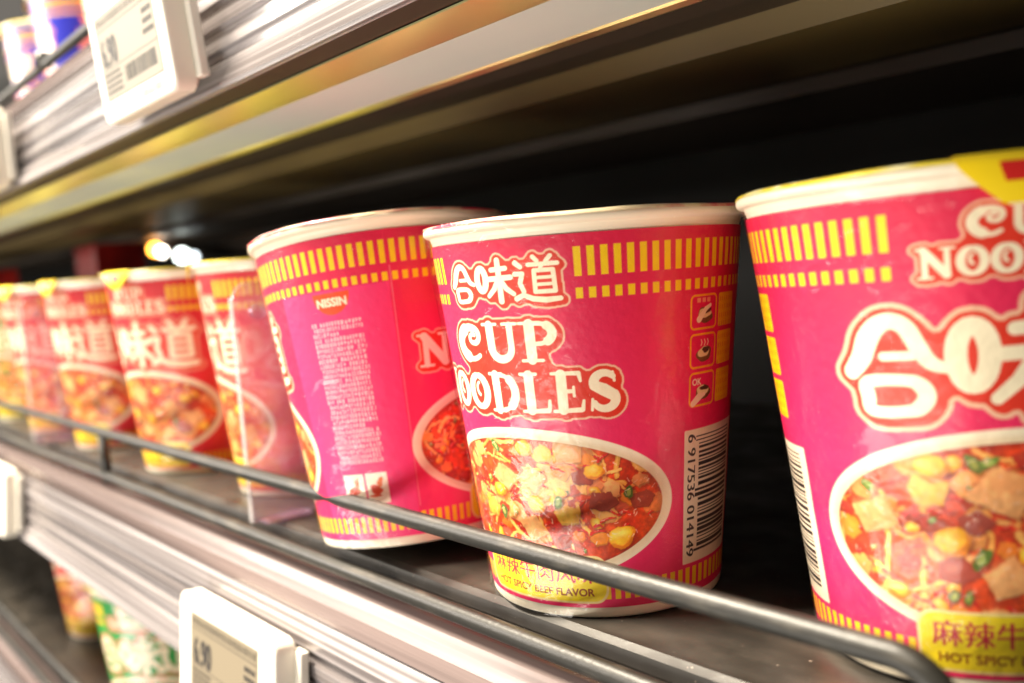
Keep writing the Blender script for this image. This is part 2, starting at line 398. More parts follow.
def outlined(sh, st, o1, o2, dx, dz):
    P = np.array([p for q in st for p in q]); g = P[:,2].max() + o2 + 2
    w = sh.win(P[:,0].min()-g, P[:,0].max()+g, P[:,1].min()-g, P[:,1].max()+g); sl, X, Z = w
    D = sh.sdf(st, X, Z); D2 = np.minimum(D, sh.sdf(st, X - dx, Z - dz))
    m = D2 < o1; n = max(1, int(round(.9 * sh.kx)))
    def grow(q, k):
        for i in range(k):
            p = np.pad(q, 1); q = p[1:-1, 1:-1] | p[:-2, 1:-1] | p[2:, 1:-1] | p[1:-1, :-2] | p[1:-1, 2:]
            if i % 2: p = np.pad(q, 1); q = q | p[:-2, :-2] | p[2:, 2:] | p[:-2, 2:] | p[2:, :-2]
        return q
    m = ~grow(~grow(np.pad(m, n+2), n), n)[n+2:-n-2, n+2:-n-2]
    out = np.zeros_like(m); out[0] = out[-1] = True; out[:, 0] = out[:, -1] = True; out &= ~m
    while True:                                   # everything the outline encloses turns red
        nx = grow(out, 1) & ~m
        if (nx == out).all(): break
        out = nx
    m = ~out
    k = max(1, int(round((o2 - o1) * sh.kx)))
    def soft(q):
        q = np.pad(q.astype(float), 1, mode='edge'); return (q[1:-1,1:-1]*2 + q[:-2,1:-1] + q[2:,1:-1] + q[1:-1,:-2] + q[1:-1,2:])[..., None] / 6
    pm = soft(grow(m, k)); rm = soft(m)
    sh.a[sl] = sh.a[sl]*(1-pm) + PEACH*pm; sh.a[sl] = sh.a[sl]*(1-rm) + ROR*rm; sh.put(sl, D, CREAM)

def bowl(sh, xc, seed, items):
    global rng
    rng = np.random.default_rng(seed); r_ = random.Random(seed)
    zc, RX, RZ = (32.8, 62.5*KD, 21.8) if seed == 11 else (34.6, 62.5*KD, 23.4)
    sh.ell(xc, zc, RX, RZ, lin((253, 236, 205)))
    sh.ell(xc, zc - .3, RX - 1.5, RZ - 1.3, lin((238, 214, 176)), soft=1.2)
    ix, iz = RX - 3.2, RZ - 2.8; zi = zc - .2
    w = sh.win(xc - RX, xc + RX, zc - RZ, zc + RZ); sl, X, Z = w
    keep = sh.a[sl].copy(); whole = sh.a.copy()
    n1 = vnoise(X, Z, 5.5, seed)[..., None]; n2 = vnoise(X+Z*.4, Z-X*.3, 1.6, seed+1)[..., None]; n3 = vnoise(X, Z, .55, seed+2)[..., None]
    br = lin((186, 30, 12)) * (1-n1) + lin((236, 96, 26)) * n1
    br = br * (0.6 + 0.6*n2) * (0.8 + 0.4*n3)
    sh.a[sl] = br
    def rp(k=1.0):
        while True:
            u, v = r_.uniform(-1, 1), r_.uniform(-1, 1)
            if u*u + v*v < k: return xc + u*ix, zi + v*iz
    J = lambda c, a=14: lin(np.clip(np.array(c) + np.array([r_.uniform(-a, a)]*3) + np.array([r_.uniform(-a, a)/2 for _ in range(3)]), 0, 255))
    def noodle(x, z, L, a, col, r):
        pts = []; k = r_.uniform(-.25, .25)
        for i in range(9):
            pts.append((x, z, r)); a += k + r_.uniform(-.25, .25); x += math.cos(a)*L/8; z += math.sin(a)*L/8
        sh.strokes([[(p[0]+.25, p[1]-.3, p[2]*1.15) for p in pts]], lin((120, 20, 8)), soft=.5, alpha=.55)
        sh.strokes([pts], col); sh.strokes([[(p[0]-.05, p[1]+.12, p[2]*.35) for p in pts]], np.minimum(col*1.35 + .06, 1), alpha=.75)
    def chunk(x, z, s_, col, rot=None, asp=.75, n=4):
        rot = r_.uniform(0, 3) if rot is None else rot; pts = []
        for k in range(n):
            q = rot + 2*math.pi*k/n + r_.uniform(-.25, .25); pts.append((x + s_*math.cos(q)*r_.uniform(.85, 1.1), z + s_*asp*math.sin(q)*r_.uniform(.85, 1.1)))
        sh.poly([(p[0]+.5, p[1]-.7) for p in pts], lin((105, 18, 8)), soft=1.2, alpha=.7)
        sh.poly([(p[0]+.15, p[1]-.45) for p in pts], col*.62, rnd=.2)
        sh.poly(pts, col, rnd=.25)
        w2 = sh.win(x-s_, x+s_, z-s_, z+s_)
        for _ in range(int(5*s_)):
            u, v = r_.gauss(0, .38)*s_, r_.gauss(0, .3)*s_*asp
            sh.ell(x+u, z+v, r_.uniform(.15, .6), r_.uniform(.1, .35), col*r_.choice([.72, .82, 1.15, 1.25]) if r_.random() < .8 else lin((226, 120, 60)), rot=r_.uniform(0, 3), soft=.25, alpha=.5)
        sh.poly([(x+(p[0]-x)*.75-.1*s_, z+(p[1]-z)*.7+.18*s_) for p in pts], np.minimum(col*1.25+.03, 1), soft=s_*.5, alpha=.45)
    def corn(x, z, s_, rot=None):
        rot = r_.uniform(0, 3) if rot is None else rot; c = J((248, 198, 40), 8)
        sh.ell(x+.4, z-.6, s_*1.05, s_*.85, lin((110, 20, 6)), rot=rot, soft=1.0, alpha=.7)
        sh.ell(x, z-.1, s_, s_*.78, lin((214, 136, 16)), rot=rot, wob=.05)
        sh.ell(x-.08*s_, z+.08*s_, s_*.86, s_*.64, c, rot=rot, wob=.05, soft=.5)
        sh.ell(x-.2*s_, z+.22*s_, s_*.45, s_*.3, lin((255, 232, 110)), rot=rot, soft=s_*.35, alpha=.9)
        for _ in range(5): sh.ell(x+r_.gauss(0,.4)*s_, z+r_.gauss(0,.3)*s_, .3, .2, lin((228, 160, 30)), soft=.3, alpha=.5)
    def green(x, z, s_):
        rot = r_.uniform(0, 3)
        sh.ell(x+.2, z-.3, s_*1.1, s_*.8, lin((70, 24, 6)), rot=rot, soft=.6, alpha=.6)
        sh.ell(x, z, s_, s_*.62, J((64, 122, 40)), rot=rot, wob=.1); sh.ell(x, z, s_*.55, s_*.3, J((150, 186, 96)), rot=rot, wob=.1)
        sh.strokes([[(x-s_*.6, z+.2*s_, .12), (x+s_*.2, z+.5*s_, .12)]], lin((220, 232, 190)), alpha=.8)
    def chili(x, z, L):
        a = r_.uniform(-.8, .8); pts = [(x + math.cos(a)*L*k/4, z + math.sin(a)*L*k/4 + .3*math.sin(k), .42*(1-.12*k)) for k in range(5)]
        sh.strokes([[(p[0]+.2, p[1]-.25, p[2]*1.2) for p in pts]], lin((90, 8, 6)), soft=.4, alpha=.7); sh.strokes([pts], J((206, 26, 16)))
        sh.strokes([[(p[0], p[1]+.12, .08) for p in pts[1:3]]], lin((255, 200, 170)), alpha=.8)
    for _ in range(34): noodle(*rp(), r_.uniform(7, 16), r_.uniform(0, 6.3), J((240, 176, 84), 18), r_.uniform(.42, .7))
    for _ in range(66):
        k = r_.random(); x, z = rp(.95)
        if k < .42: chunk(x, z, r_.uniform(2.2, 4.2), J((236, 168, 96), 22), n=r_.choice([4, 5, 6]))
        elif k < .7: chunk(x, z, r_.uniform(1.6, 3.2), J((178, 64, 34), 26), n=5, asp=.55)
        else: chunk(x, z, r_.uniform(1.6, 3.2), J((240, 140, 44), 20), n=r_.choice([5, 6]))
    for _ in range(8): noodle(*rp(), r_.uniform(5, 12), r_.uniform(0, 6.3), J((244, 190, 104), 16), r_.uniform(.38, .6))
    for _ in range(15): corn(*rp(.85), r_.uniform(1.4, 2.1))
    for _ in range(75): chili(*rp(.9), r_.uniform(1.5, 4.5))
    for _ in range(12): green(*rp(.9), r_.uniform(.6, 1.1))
    for k, a, z, s_ in items:
        x = xc + a*KD; zz = z; s_ = s_*1.12
        if k == 'corn': corn(x, zz, s_, r_.uniform(-.3, .5))
        elif k == 'green': green(x, zz, s_)
        elif k == 'tofu': chunk(x, zz, s_, lin((230, 180, 118)), asp=.85)
        elif k == 'egg': chunk(x, zz, s_, lin((238, 190, 70)), asp=.8, n=5)
        elif k == 'beef': chunk(x, zz, s_, lin((150, 60, 42)), asp=.7, n=5)
    for _ in range(150):
        x, z = rp(.95); a = r_.uniform(0, 3.1); L = r_.uniform(.3, 1.4)
        sh.strokes([[(x, z, .07), (x+math.cos(a)*L, z+math.sin(a)*L, .12)]], lin((255, 236, 214)), alpha=r_.uniform(.4, .95), soft=.25)
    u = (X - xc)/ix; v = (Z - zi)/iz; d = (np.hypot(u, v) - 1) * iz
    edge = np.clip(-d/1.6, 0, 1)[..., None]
    raw = sh.a[sl]; wx = (vnoise(X, Z, 2.1, seed+5) - .5)*.8 + (vnoise(X, Z, .7, seed+6) - .5)*.35; wz = (vnoise(X, Z, 1.9, seed+7) - .5)*.8 + (vnoise(X, Z, .7, seed+8) - .5)*.5
    jj, ii = np.mgrid[0:raw.shape[0], 0:raw.shape[1]]
    raw = raw[np.clip(jj + (wz*sh.kz).astype(int), 0, raw.shape[0]-1), np.clip(ii + (wx*sh.kx).astype(int), 0, raw.shape[1]-1)]
    raw = raw * (.86 + .42*vnoise(X, Z, 1.3, seed+9)[..., None])
    sh.a[:] = whole
    gl = (.18 + .3*vnoise(X, Z, 4.2, seed+12))[..., None]; raw = raw*(1-gl) + raw*np.array([.98, .42, .16])*gl*1.15 + lin((226, 74, 22))*gl*.22
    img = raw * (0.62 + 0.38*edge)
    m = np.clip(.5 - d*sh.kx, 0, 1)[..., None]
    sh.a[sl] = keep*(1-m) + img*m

TYPE = {}
def T_(s_, b=0.0):
    if (s_, b) not in TYPE: TYPE[(s_, b)] = text_pieces(s_, b)
    return TYPE[(s_, b)]

def make_sheet(W, H, base, base2, trim=None):
    """returns H x W x 3 linear ink colours"""
    sh = Sheet(W, H, lin(base))
    X0 = lambda a: ((a - A0) % 360) * KD
    full = 360 * KD
    # sleeve base colour, darker and redder towards the top
    sl, X, Z = sh.win(0, full, Z0, Z1)
    g = np.clip((Z - 40)/66, 0, 1)[..., None]
    sh.a[sl] = lin(base)*(1-g) + lin(base2)*g
    # the small-print panel is a cooler magenta
    w = sh.win((242 - A0) * KD, full, Z0, 88.6); sl, X, Z = w
    sh.a[sl] = sh.a[sl]*.35 + lin((min(base[0]+6, 255), base[1]+26, min(base[2]+34, 255)))*.65
    # yellow tally bars, top and bottom
    per = 117.5/27
    for k in range(28):
        for c in (30 + per*k, 212.5 + per*k):
            x = X0(c); sh.rect(x - .84, x + .84, 95.0, 102.6, YEL); sh.rect(x - .84, x + .84, 89.2, 92.0, YEL)
    for k in range(84):
        x = X0(A0 + 360/84*(k + .5)); sh.rect(x - .85, x + .85, 5.6, 11.0, YEL)
    # ingredients side
    xl = X0(-62.4); sh.rect(xl - .12, xl + .12, 13, 94, lin((250, 150, 170)), alpha=.8)
    xi = X0(-90)
    w = sh.win(xi - 8, xi + 8, 79, 88.6); sl, X, Z = w
    d = np.maximum((np.hypot((X-xi)/6.4, (Z-87.6)/7.2) - 1)*6.4, Z - 87.8); sh.put(sl, d, lin((236, 74, 26)))
    sh.type(T_('NISSIN', .035), xi, 83.2, 2.9, CREAM, wid=10.4, centre=True)
    r_ = random.Random(3)
    z = 77.6; row = 0
    while z > 29:
        x = X0(-102.6); end = X0(-77.6) - (r_.uniform(2, 9) if row in (2, 20) else 0); x += r_.choice([0, 0, .6])
        while x < end:
            wd = r_.uniform(.55, 1.05)
            for q in (-.5, 0, .5):
                if r_.random() < .8: sh.rect(x + r_.uniform(0, .2), min(x + wd, end), z + q - .13, z + q + .13, lin((255, 214, 214)))
            sh.rect(x + wd*.4, x + wd*.4 + .22, z - .65, z + .65, lin((255, 206, 206)), alpha=.9)
            if r_.random() < .4: sh.rect(x + .2, x + .4, z - .6, z + .6, lin((255, 206, 206)), alpha=.7)
            x += wd + r_.uniform(.18, .4)
            if r_.random() < .03: x += 1
        z -= 1.75; row += 1
    for i in range(2):
        x = X0(-102.2) + i*9.3; sh.rect(x, x + 8.4, 15.5, 26, lin((255, 236, 214)))
        sh.ell(x + 3.6, 20.2, 2.2, 1.7, lin((214, 70, 40)), wob=.15); sh.ell(x + 5.4, 22.6, 1.1, 1.6, lin((226, 110, 60)), wob=.2); sh.ell(x+3, 18.2, 2.6, .5, lin((214, 90, 60)))
    # bowls
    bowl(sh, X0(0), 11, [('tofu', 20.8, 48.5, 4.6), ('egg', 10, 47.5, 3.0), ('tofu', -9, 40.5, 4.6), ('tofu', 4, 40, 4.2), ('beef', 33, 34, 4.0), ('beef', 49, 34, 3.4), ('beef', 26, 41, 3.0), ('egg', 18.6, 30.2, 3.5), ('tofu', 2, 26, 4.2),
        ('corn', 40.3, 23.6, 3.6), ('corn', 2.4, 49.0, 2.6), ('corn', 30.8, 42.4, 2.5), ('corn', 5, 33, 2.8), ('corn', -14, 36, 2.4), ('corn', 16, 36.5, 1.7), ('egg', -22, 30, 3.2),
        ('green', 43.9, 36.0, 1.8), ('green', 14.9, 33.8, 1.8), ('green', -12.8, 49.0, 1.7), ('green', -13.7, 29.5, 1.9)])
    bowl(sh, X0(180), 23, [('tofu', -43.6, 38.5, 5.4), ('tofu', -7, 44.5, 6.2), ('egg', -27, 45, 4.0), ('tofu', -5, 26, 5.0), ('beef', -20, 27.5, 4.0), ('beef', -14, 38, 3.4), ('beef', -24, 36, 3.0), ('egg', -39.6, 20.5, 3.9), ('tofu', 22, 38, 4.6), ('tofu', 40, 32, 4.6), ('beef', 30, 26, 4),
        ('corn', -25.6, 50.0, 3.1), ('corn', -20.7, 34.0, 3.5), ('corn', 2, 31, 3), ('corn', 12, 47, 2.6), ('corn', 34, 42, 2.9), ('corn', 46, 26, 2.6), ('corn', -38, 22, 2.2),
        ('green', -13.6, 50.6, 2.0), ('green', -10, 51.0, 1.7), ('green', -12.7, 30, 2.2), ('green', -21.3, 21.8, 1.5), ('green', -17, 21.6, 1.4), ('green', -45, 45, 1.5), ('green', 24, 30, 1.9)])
    for c in (0, 180):
        x = X0(c)
        sh.rect(x - 33.5*KD, x + 33.5*KD, 4.4, 18.4, lin((255, 225, 150)), r=4.2)
        sh.rect(x - 32.5*KD, x + 32.5*KD, 5.0, 17.7, lin((255, 226, 30)), r=3.8)
        for q in (-.13, .13): sh.type(T_('麻辣牛肉风味'), x + q, 10.3, 5.9, lin((206, 32, 60)), wid=41, centre=True)
        sh.type(T_('HOT SPICY BEEF FLAVOR', .03), x, 6.5, 2.3, lin((150, 60, 14)), wid=39, centre=True)
    # English face
    outlined(sh, chars(X0(-24.6), 89.4, 48*KD, 11.2, .6), .75, 1.1, .5, -.45)
    cup, wc = word('CUP', 0, 0, 11.0, gap=.0, wide=1.35); noo, wn = word('NOODLES', 0, 0, 11.2, gap=.0, wide=1.205)
    sx = lambda st, dx, dz: [[(p[0]+dx, p[1]+dz, p[2]) for p in q] for q in st]
    both = sx(cup, X0(-27), 72.9) + sx(noo, X0(-54), 58.9)
    outlined(sh, both, .95, 1.35, .6, -.5)
    # Chinese face
    k = .56; both = sx([[(p[0]*k, p[1]*k, p[2]*k) for p in q] for q in cup], X0(180 - 13.5), 96.4) + sx([[(p[0]*k, p[1]*k, p[2]*k) for p in q] for q in noo], X0(180 - 25.0), 88.9)
    outlined(sh, both, .6, .95, .35, -.3)
    outlined(sh, chars(X0(130.5), 60.6, 95.5*KD, 22.5, .0), 1.1, 1.8, 1.0, -.9)
    # bar code side
    x = X0(68.6); sh.rect(x, x + 39.4*KD, 12.2, 50.6, lin((246, 228, 200)), r=.4)
    for q in (-.12, .12): sh.type(T_('6 917536 014149'), X0(70.6), 49.2 + q, 3.1, lin((40, 30, 32)), wid=35, rot=1)
    zz = 48.6; r_ = random.Random(91); xe = X0(103.5)
    xb = X0(77.0)
    i = 0
    while zz > 15.6:
        b = r_.choice([.36, .36, .72, .72, 1.08]); s_ = r_.choice([.36, .5, .72])
        guard = i in (0, 1, 13, 14) or zz < 17
        sh.rect(xb - (1.4 if guard else 0), xe, zz - b, zz, lin((34, 26, 30))); zz -= b + s_; i += 1
    for i in range(3):
        z1 = 87.6 - i*10.6; xa = X0(70.4)
        sh.rect(xa, xa + 10.6, z1 - 9.6, z1, lin((250, 176, 20)), r=1.6, stroke=.55)
        sh.ell(xa + 5.6, z1 - 5.8, 2.9, 2.2, lin((120, 84, 40)), wob=.08); sh.ell(xa + 5.4, z1 - 5.2, 2.3, 1.4, lin((240, 222, 160)), wob=.1)
        sh.ell(xa + 6.2, z1 - 4.6, 1.7, .7, lin((80, 52, 30)), wob=.15)
        if i == 0:
            sh.strokes([[(xa+3.2, z1-6.8, .9), (xa+5.6, z1-4.2, .7), (xa+7.6, z1-3.2, .5)]], lin((250, 232, 190)))
            for q in range(3): sh.rect(xa+2.4+q*1.9, xa+3.7+q*1.9, z1-2.2, z1-1.0, lin((250, 170, 120)), alpha=.8)
        if i == 1:
            for q in range(3): sh.strokes([[(xa+4.2+q*1.3, z1-3.4, .14), (xa+4.6+q*1.3, z1-2.6, .14), (xa+4.2+q*1.3, z1-1.8, .14)]], lin((250, 226, 190)))
        if i == 2:
            sh.strokes([[(xa+1.6, z1-8.6, .9), (xa+3.8, z1-7.0, 1.1), (xa+6.2, z1-6.4, .5)]], lin((252, 222, 190)))
            sh.type(T_('OK', .02), xa + 1.2, z1 - 3.6, 1.9, CREAM, wid=3.6)
        xr = xa + 11.6
        for q in range(4):
            z2 = z1 - 1.2 - q*2.3
            if q == 0: sh.rect(xr, xr + 9.5, z1 - 9.4, z1 - .2, YEL, r=.6)
            for u in range(7): sh.rect(xr + .7 + u*1.25, xr + .95 + u*1.25, z2 - 1.2, z2, lin((222, 50, 40)), alpha=.85)
    return np.clip(sh.a, 0, 1)

# ------------------------------------------------------------------ cups
RB_, RTOP = 33.6, 44.6
ZS = 0.960                     # the sleeve is printed a little taller than it stands
def rad(z): return RB_ + (RTOP - RB_) * z / 106.0

def sleeve_mesh(name, W, H, a_lo, a_hi, inks):
    """the printed sleeve as a dense cone whose vertices carry the ink colours; a_lo..a_hi picks the printed side that is dense"""
    me = bpy.data.meshes.new(name)
    cols = W
    ang = np.radians(A0 + (np.arange(cols) + .5) * 360.0 / W); zz = Z0 + (np.arange(H) + .5) * (Z1 - Z0) / H
    zz[0] = Z0; zz[-1] = Z1
    An, Zn = np.meshgrid(ang, zz); Rn = rad(Zn) + .12
    Rn = Rn + .10*(vnoise(An*41, Zn, 9, 5) - .5) + .05*(vnoise(An*41, Zn, 2.2, 6) - .5)
    co = np.stack([Rn*np.cos(An), Rn*np.sin(An), Zn*ZS], -1).reshape(-1, 3) * S
    i = np.arange(cols); i2 = (i + 1) % cols; j = np.arange(H - 1)[:, None] * cols
    q = np.stack([j + i, j + i2, j + cols + i2, j + cols + i], -1).reshape(-1, 4).astype(np.int32)
    me.vertices.add(len(co)); me.vertices.foreach_set('co', co.ravel().astype(np.float32))
    me.loops.add(q.size); me.loops.foreach_set('vertex_index', q.ravel())
    me.polygons.add(len(q)); me.polygons.foreach_set('loop_start', np.arange(0, q.size, 4, dtype=np.int32))
    me.update(calc_edges=True); me.shade_smooth()
    at = me.color_attributes.new('ink', 'FLOAT_COLOR', 'POINT')
    c4 = np.ones((H * cols, 4), np.float32); c4[:, :3] = inks.reshape(-1, 3); at.data.foreach_set('color', c4.ravel())
    me.materials.append(M_print)
    return me

def link(name, me, parent):
    o = bpy.data.objects.new(name, me); C.objects.link(o); o.parent = parent; return o

def cup_shell():
    m = MB()
    prof = [(0, 2.2), (RB_ - 2.2, 2.2), (RB_ - 1.6, .5), (RB_ - .9, 0), (RB_ - .2, .25), (rad(0) + .12, .9)]
    prof += [(rad(z) + (.0 if z < 3 else -.25), z) for z in (2.9, 3.6, 20, 60, 100.5)]
    prof += [(rad(105.4) - .05, 102.6), (rad(106) - .1, 104.4)]
    m.revolve(prof, 128)
    return m
def rim_mb():
    m = MB(); r0 = 45.9; prof = []
    for k in range(0, 15):
        a = math.radians(-75 + k * 255 / 14); prof.append((r0 - .35 + 1.25*math.cos(a), 105.65 + 1.35*math.sin(a)))
    prof = [(rad(106) + .05, 102.9), (rad(106) + .3, 103.9), (r0 - .7, 104.3)] + prof + [(44.0, 105.2), (42.8, 98.0)]
    m.revolve(prof, 128); return m
def lid_mb(seed):
    m = MB(); r = random.Random(seed); n = 128; ph = [r.uniform(0, 6) for _ in range(4)]
    rr = [46.75 + .22*math.sin(3*t+ph[0]) + .14*math.sin(11*t+ph[1]) + .10*math.sin(29*t+ph[2]) for t in [2*math.pi*k/n for k in range(n)]]
    vs = [(0, 0, 107.55)]; fs = []
    for fr, z in ((.5, 107.5), (.93, 107.35), (.975, 107.4), (1.0, 107.05), (1.004, 106.4)):
        for k in range(n):
            t = 2*math.pi*k/n; vs.append((rr[k]*fr*math.cos(t), rr[k]*fr*math.sin(t), z + .12*math.sin(7*t + ph[3])*(fr > .9)))
    for k in range(n):
        fs.append((0, 1+k, 1+(k+1) % n))
        for i in range(4): fs.append((1+i*n+k, 1+(i+1)*n+k, 1+(i+1)*n+(k+1) % n, 1+i*n+(k+1) % n))
    m.add(vs, fs); return m
def tab_mb():
    """rounded pull tab that bends down over the rim; centred on the Chinese face"""
    m = MB(); nu, nv = 16, 10
    def pt(u, v, dr=0):           # u across -1..1, v down 0..1
        half = math.radians(13) * (1 - .78*v**1.4)
        a = math.radians(177) + u*half; z = 107.7 - 9.5*v; r = 47.2 + 1.2*math.sin(v*2.4) - .04*(107-z) + dr
        if v < .12: z = 107.7; r = 45 + v/.12*2.6 + dr*0
        return (r*math.cos(a), r*math.sin(a), z)
    for (u0, u1, v0, v1, mi, dr) in ((-1, 1, 0, 1, 0, 0), (-.3, .45, .2, .58, 1, .18)):
        vs = [pt(u0 + (u1-u0)*i/nu, v0 + (v1-v0)*j/nv, dr) for j in range(nv+1) for i in range(nu+1)]
        fs = [(j*(nu+1)+i, j*(nu+1)+i+1, (j+1)*(nu+1)+i+1, (j+1)*(nu+1)+i) for j in range(nv) for i in range(nu)]
        m.add(vs, fs, mi)
    return m
def film_mb(seed):
    m = MB(); r = np.random.default_rng(seed); n = 160; nz_ = 44; P = r.random((6, 3)) * 6.3
    vs = []; fs = []
    for j in range(nz_ + 1):
        v = j / nz_; z = .3 + v * 107.0
        for k in range(n):
            t = 2*math.pi*k/n
            w = math.sin(5*t + P[0,0] + 3*v) * math.sin(9*v + P[0,1]) + .6*math.sin(13*t + P[1,0] - 6*v) * math.sin(4*v + P[1,1]) + .4*math.sin(31*t + P[2,0] + 9*v)
            ends = max(0, 1 - v*9) + max(0, (v - .86)/.14)
            fold = .25*math.sin(47*t + P[3,0])*ends
            gap = (.5 + (46.9 - .5 - rad(107))*v**1.6) * (.55 + .45*math.sin(t + P[4,0])) + .35
            rr = rad(z) + (gap + .10*w + fold) * (1 if v < .97 else 1.0)
            if v > .955: rr = 47.05
            vs.append((rr*math.cos(t), rr*math.sin(t), z))
    for j in range(nz_):
        for k in range(n): fs.append((j*n+k, j*n+(k+1) % n, (j+1)*n+(k+1) % n, (j+1)*n+k))
    m.add(vs, fs); return m

ink_pink = make_sheet(1600, 645, (240, 38, 100), (222, 25, 70))
sleeve_pink = sleeve_mesh('printed_sleeve', 1600, 645, 0, 360, ink_pink)
ink_red = make_sheet(480, 190, (226, 26, 40), (214, 20, 36))
sleeve_red = sleeve_mesh('printed_sleeve_red', 480, 190, 0, 360, ink_red)
sleeve_green = sleeve_mesh('printed_sleeve_green', 480, 190, 0, 360, ink_red[..., [1, 0, 2]] * np.array([1, .62, 1]) * .5 + ink_red*.5*np.array([1,1,1]))
gr = ink_red.copy(); isred = (gr[..., 0] > .5) & (gr[..., 1] < .06) & (gr[..., 2] < .16)
gg = gr.copy(); gg[isred] = lin((30, 150, 60))
c4 = np.ones((190*480, 4), np.float32); c4[:, :3] = gg.reshape(-1, 3); sleeve_green.color_attributes['ink'].data.foreach_set('color', c4.ravel())
sleeve_blue = sleeve_mesh('printed_sleeve_blue', 480, 190, 0, 360, gr)
gb = gr.copy(); gb[isred] = lin((36, 44, 190)); c4[:, :3] = gb.reshape(-1, 3); sleeve_blue.color_attributes['ink'].data.foreach_set('color', c4.ravel())

shell_me = rim_me = lid_me = tab_me = None
film_mes = []
def make_cup(x, y, z, face, sleeve, label, group, lid_mat=None, tilt=(0, 0), lod=0, film=0):
    """face = world angle (deg) of the sleeve's zero line"""
    global shell_me, rim_me, lid_me, tab_me
    ax, ay = [math.radians(v) for v in tilt]
    M = Euler((0, ay, 0)).to_matrix() @ Euler((ax, 0, 0)).to_matrix()
    lift = 33.0 * math.sqrt(max(0, 1 - M[2][2]**2))
    Mf = (M @ Euler((0, 0, math.radians(face))).to_matrix()).to_euler()
    t = empty('noodle_cup', (x, y, z + lift + .25), Mf)
    tag(t, label, 'noodle cup', group)
    if shell_me is None:
        o = cup_shell().build('cup_body', M_foam, t, True); shell_me = o.data
        o = rim_mb().build('rim', M_foam, t, True); rim_me = o.data
        o = lid_mb(1).build('lid', M_lid, t, True); lid_me = o.data
        d = tab_mb().build('pull_tab', [M_tab, M_tabred], o, True); tab_me = d.data
        for sd in (1, 2, 3):
            q = film_mb(sd).build('film_wrap', M_film, None, True); film_mes.append(q.data); bpy.data.objects.remove(q)
    else:
        link('cup_body', shell_me, t); link('rim', rim_me, t); o = link('lid', lid_me, t); link('pull_tab', tab_me, o)
    if lid_mat:
        o.data = lid_me.copy(); o.data.materials[0] = lid_mat
    link('printed_sleeve', sleeve, t)
    link('film_wrap', film_mes[film], t)
    return t

G1 = 'pink noodle cups in the front row'
make_cup(-190.5, -57.2, 0, 282, sleeve_pink, 'pink noodle cup with English lettering and bar code, in sharp focus between two others', G1, M_lidpink)
make_cup(-93.8, -34.4, 0, 131.5, sleeve_pink, 'large pink noodle cup at the right edge with big Chinese characters', G1, film=1, tilt=(0, -1.1))
make_cup(-272.6, -68.2, 0, 31.5, sleeve_pink, 'pink noodle cup leaning over, its side of small print facing out', G1, M_lidpink, tilt=(-.9, -6.7), film=2)
G2 = 'red noodle cups further along the shelf'
make_cup(-396.5, -44, 0, 68, sleeve_red, 'red noodle cup half hidden behind the clear divider and the leaning cup', G2, film=1)
make_cup(-497, -53, 0, 109, sleeve_red, 'red noodle cup with bowl picture, to the left of the clear divider', G2, film=2)
make_cup(-622, -54, 0, 107, sleeve_red, 'red noodle cup above the rail post, second left of the divider', G2)
make_cup(-735, -55, 0, 109, sleeve_red, 'red noodle cup behind the far clear divider', G2, film=1)
make_cup(-856, -52, 0, 118, sleeve_green, 'green noodle cup at the far left end of the shelf', None)
U = 228.6
make_cup(-795, 2, U, 70, sleeve_blue, 'blue noodle cup with yellow bars on the upper shelf', 'blue noodle cups on the upper shelf')
make_cup(-897, 4, U, 85, sleeve_blue, 'blue noodle cup at the far left corner of the upper shelf', 'blue noodle cups on the upper shelf', film=2)
make_cup(-690, 8, U, 121, sleeve_red, 'noodle cup on the upper shelf just above the white price tag', None, film=1)
LW = -178.0
make_cup(-556, -62, LW, 132, sleeve_green, 'green noodle cup on the lower shelf beside the white price tag', None)
make_cup(-800, -30, LW, 122, sleeve_red, 'small dark red noodle cup on the lower shelf at far left', None, film=1)

